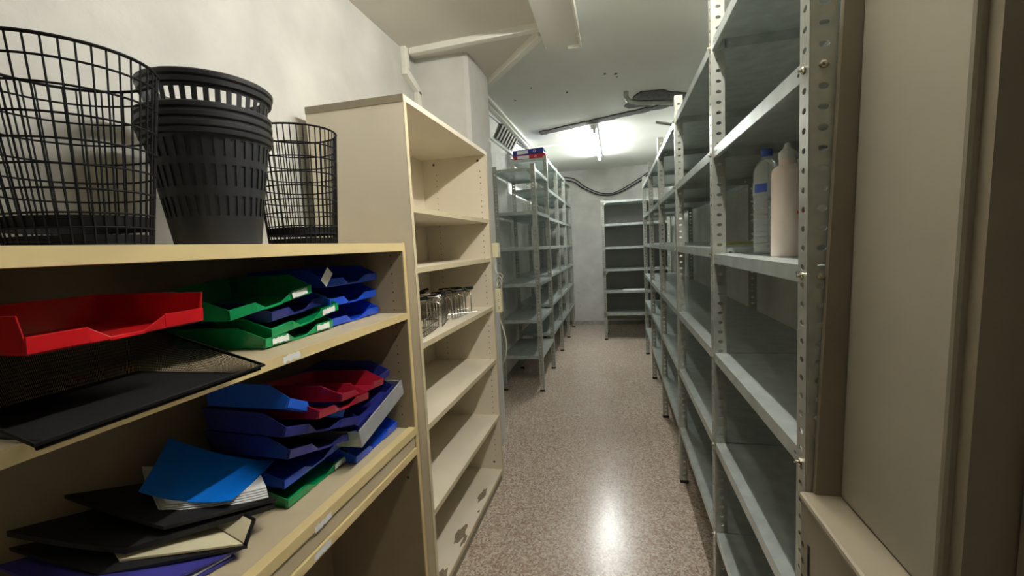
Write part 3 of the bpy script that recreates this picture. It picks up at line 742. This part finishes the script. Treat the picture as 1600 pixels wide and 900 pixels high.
# upper shelf
tray('green letter tray with torn white labels, lowest of the green pile on the upper shelf', 0, 'green', -.888, 1.095, 1.269, d(2), d(0), 0, [(-1, 'paper'), (1, 'paper')])
tray('green letter tray, middle of the green pile, with a white label on its right lip', 0, 'green', -.885, 1.122, 1.306, d(0), d(-6), 0, [(1, 'paper')])
tray('navy letter tray wedged between the green trays on the upper shelf', 0, 'navy', -.912, 1.13, 1.338, d(9), d(-2), 0)
tray('tilted green letter tray on top of the green pile, white label on its right lip', 0, 'green', -.885, 1.0, 1.374, d(0), d(-6.5), 0, [(1, 'paper')])
tray('blue letter tray at the bottom of the three blue ones on the upper shelf', 0, 'blue', -.905, 1.402, 1.269, 0, 0, 0)
tray('blue letter tray in the middle of the three blue ones on the upper shelf', 0, 'blue', -.91, 1.402, 1.334, d(1), 0, 0)
tray('blue letter tray on top of the three blue ones, with a lettered sticker', 0, 'blue', -.905, 1.400, 1.399, d(-1), 0, 0, [(-1, 'txt')])
tg = MB().prism([(0, -.016, -.002), (0, .016, -.002), (0, .018, .05), (0, -.014, .05)], [(.001, -.016, -.002), (.001, .016, -.002), (.001, .018, .05), (.001, -.014, .05)])
o = tag(obj('paper_tag', tg, M['paper'], origin=(0, 0, 0)), 'white paper tag standing askew between the green and blue trays', 'paper tag'); o.location = (-.872, 1.187, 1.420); o.rotation_euler = (d(-52), 0, 0)
o.rotation_euler = (d(-42), 0, 0)
tray('red letter tray lying on the black mesh tray on the upper shelf', 0, 'red', -.785, .562, 1.384, d(-1), d(-.5), 0).scale = (.9, .95, 1)
# black mesh tray
t = thing('mesh_tray', 'large black wire mesh tray overhanging the upper shelf edge', 'mesh tray', (-.72, .575, 1.270))
mw, md, mh, sl = .188, .33, .105, .03
mm = MB()
def meshquad(A, Bq, C, Dq, nu, nv, r=.0006):
    A, Bq, C, Dq = map(Vector, (A, Bq, C, Dq))
    for i in range(nu + 1):
        f = i / nu; mm.tube([A.lerp(Bq, f), Dq.lerp(C, f)], r, 3, caps=False)
    for i in range(nv + 1):
        f = i / nv; mm.tube([A.lerp(Dq, f), Bq.lerp(C, f)], r, 3, caps=False)
b0 = [(-sl, -mw + sl, .002), (-sl, mw - sl, .002), (-md + sl, mw - sl, .002), (-md + sl, -mw + sl, .002)]
t0 = [(0, -mw, .012), (0, mw, .012), (-md, mw, mh), (-md, -mw, mh)]
meshquad(*b0, 120, 100); meshquad(b0[0], b0[1], t0[1], t0[0], 120, 12); meshquad(b0[1], b0[2], t0[2], t0[1], 100, 16); meshquad(b0[3], b0[0], t0[0], t0[3], 100, 16); meshquad(b0[2], b0[3], t0[3], t0[2], 120, 16)
obj('mesh', mm, M['blackwire'], t)
fr = MB().tube(t0, .0035, 8, closed=True).tube([(a[0], a[1], a[2]) for a in b0], .002, 6, closed=True)
fr.tube([(-.006, -mw + .004, .005), (-.006, mw - .004, .005)], .0028, 8)
obj('rim_wire', fr, M['blackwire'], t, smooth=True)

# lower counter: right hand group
g2 = 'plastic trays heaped on the counter'
tray('green letter tray at the bottom of the counter heap, white label on right lip', 0, 'green', -.905, 1.140, .807, 0, 0, 0, [(1, 'paper')], g2)
tray('bright blue letter tray resting on the green one at the bottom of the counter heap', 0, 'blue', -.903, 1.135, .868, d(-1), d(-1), 0, (), g2)
tray('navy letter tray, third from the bottom of the counter heap', 0, 'navy', -.858, 1.112, .930, d(-3), d(13), 0, (), g2)
tray('navy letter tray, fourth from the bottom of the counter heap, above the other navy one', 0, 'navy', -.838, 1.085, .996, d(-5), d(16), 0, (), g2)
tray('bright blue letter tray tilted on top of the left part of the counter heap', 0, 'royal', -.838, 1.062, 1.056, d(-1), d(27), 0, (), g2).scale = (.84, .95, 1)
tray('blue letter tray lying on the counter under the grey tray, next to the cabinet side', 0, 'blue', -.862, 1.402, .807, d(1), 0, 0, (), g2)
tray('navy letter tray lying inside the grey document tray on the counter heap', 0, 'navy', -.848, 1.395, .940, d(2), d(-11), 0, (), g2).scale = (.93, .93, 1)
tray('lower maroon letter tray on the counter heap', 0, 'maroon', -.812, 1.158, 1.036, d(3), d(8), 0, (), g2).scale = (.92, .95, .9)
tray('upper maroon letter tray on the counter heap, further to the right', 0, 'maroon', -.830, 1.290, 1.040, d(4), d(7), 0, (), g2).scale = (.95, .95, .9)
tray('navy letter tray behind the maroon ones, its corner showing by the cabinet side', 0, 'navy', -.868, 1.385, 1.014, d(1), d(-4), 0, (), g2)
t = thing('document_tray', 'smooth grey plastic document tray leaning up to the right on the counter heap', 'letter tray', (-.820, 1.385, .918), g2)
dm = MB()
W_, D_, H_ = .163, .31, .058
dm.box(-W_, 0, 0, W_, D_, .003); dm.box(-W_, -.003, 0, W_, 0, H_); dm.box(-W_ - .003, -.003, 0, -W_, D_, H_); dm.box(W_, -.003, 0, W_ + .003, D_, H_)
dm.tube([(-W_, -.002, H_), (W_, -.002, H_)], .003, 8)
obj('tray_body', dm, M['silver'], t, bevel=.002)
t.rotation_euler = (Matrix.Rotation(PI / 2 + d(2), 4, 'Z') @ Matrix.Rotation(d(-12), 4, 'Y')).to_euler()

# lower counter: folders and papers
def sheet(c00, c10, c11, c01, sag=0.0, bow=0.0, nu=16, nv=12, th=.0015, curl=0.0):
    """curved sheet between four corners, as a closed thin solid"""
    A, Bq, C, Dq = map(Vector, (c00, c10, c11, c01)); m = MB()
    g = []
    for s in (0, 1):
        g.append([])
        for i in range(nu + 1):
            u = i / nu; row = []
            for j in range(nv + 1):
                v = j / nv
                P = A.lerp(Bq, u).lerp(Dq.lerp(C, u), v)
                P.z += -sag * 4 * v * (1 - v) - bow * 4 * u * (1 - u) + curl * (v ** 3) - s * th
                row.append(m.add([P]))
            g[s].append(row)
    for s in (0, 1):
        for i in range(nu):
            for j in range(nv):
                f = (g[s][i][j], g[s][i + 1][j], g[s][i + 1][j + 1], g[s][i][j + 1]); m.face(*(f if s == 0 else f[::-1]))
    ring = [(i, 0) for i in range(nu)] + [(nu, j) for j in range(nv)] + [(i, nv) for i in range(nu, 0, -1)] + [(0, j) for j in range(nv, 0, -1)]
    for a, b in zip(ring, ring[1:] + ring[:1]): m.face(g[0][a[0]][a[1]], g[1][a[0]][a[1]], g[1][b[0]][b[1]], g[0][b[0]][b[1]])
    return m
gf = 'folders and papers piled on the counter'
def paper(name, label, cat_, m, *a, **k):
    return tag(obj(name, sheet(*a, **k), M[m], world=True, smooth=True), label, cat_, gf)
# bottom up, z from .807
paper('plastic_folder', 'purple blue folder at the very bottom of the folder pile', 'folder', 'purple', (-.95, .60, .818), (-.888, .80, .813), (-1.14, .90, .824), (-1.21, .56, .875), th=.005)
paper('paper_sheet', 'white papers between the two purple folders, just under the black binder', 'papers', 'paper', (-.955, .605, .826), (-.895, .795, .819), (-1.13, .89, .832), (-1.205, .57, .884), th=.004)
paper('plastic_folder', 'purple blue folder directly under the open black binder', 'folder', 'purple', (-.975, .585, .848), (-.876, .812, .829), (-1.13, .895, .845), (-1.21, .565, .925), th=.006)
t = thing('open_binder', 'open black binder with cream inside pages on the folder pile', 'binder', (-.98, .70, .838)); t['group'] = gf
obj('cover', sheet((-1.055, .635, .872), (-.858, .806, .838), (-1.12, .885, .856), (-1.205, .585, .950), th=.007), M['blackcard'], t, world=True)
obj('spine', sheet((-.858, .806, .842), (-.874, .853, .874), (-1.13, .915, .892), (-1.13, .885, .858), th=.006), M['blackcard'], t, world=True, label='black upturned spine')
obj('inner_page', sheet((-1.045, .668, .882), (-.866, .802, .8445), (-1.11, .872, .864), (-1.16, .71, .915), th=.005), M['cream'], t, world=True, label='cream inside page')
obj('inner_flap', sheet((-.867, .805, .846), (-.880, .846, .873), (-1.12, .905, .892), (-1.12, .876, .866), th=.003), M['cream'], t, world=True, label='cream lining of the upturned cover')
paper('card_folder', 'black card folder lying skewed over the cream pages', 'folder', 'blackcard', (-1.035, .675, .903), (-.872, .912, .874), (-1.08, .985, .900), (-1.205, .585, .985), th=.012, sag=.004)
paper('card_folder', 'second black card folder, just under the white fanned sheets', 'folder', 'blackcard', (-.995, .728, .922), (-.870, .918, .886), (-1.07, 1.0, .91), (-1.19, .675, 1.010), th=.008, sag=.004)
for k_ in range(5):
    e = .0045 * k_
    paper('paper_sheet', ['lowest of the fanned white sheets under the blue folder', 'second fanned white sheet from below under the blue folder', 'middle fanned white sheet under the blue folder', 'fourth fanned white sheet from below under the blue folder', 'topmost fanned white sheet directly under the blue folder'][k_],
          'papers', 'paper', (-1.04 + .003 * k_, .750 + .004 * k_, .932 + e), (-.883 - .004 * k_, .908 + .003 * k_, .896 + e), (-1.02, 1.01, .92 + e), (-1.165, .82, .985 + e), th=.0022, bow=.006)
tag(obj('plastic_folder', sheet((-1.085, .750, .985), (-.925, .838, .925), (-.955, 1.012, .936), (-1.165, .895, 1.045), th=.002, bow=.014, sag=.004), M['bluefolder'], world=True, smooth=True),
    'bright blue plastic folder curling up on top of the folder pile', 'folder', gf)
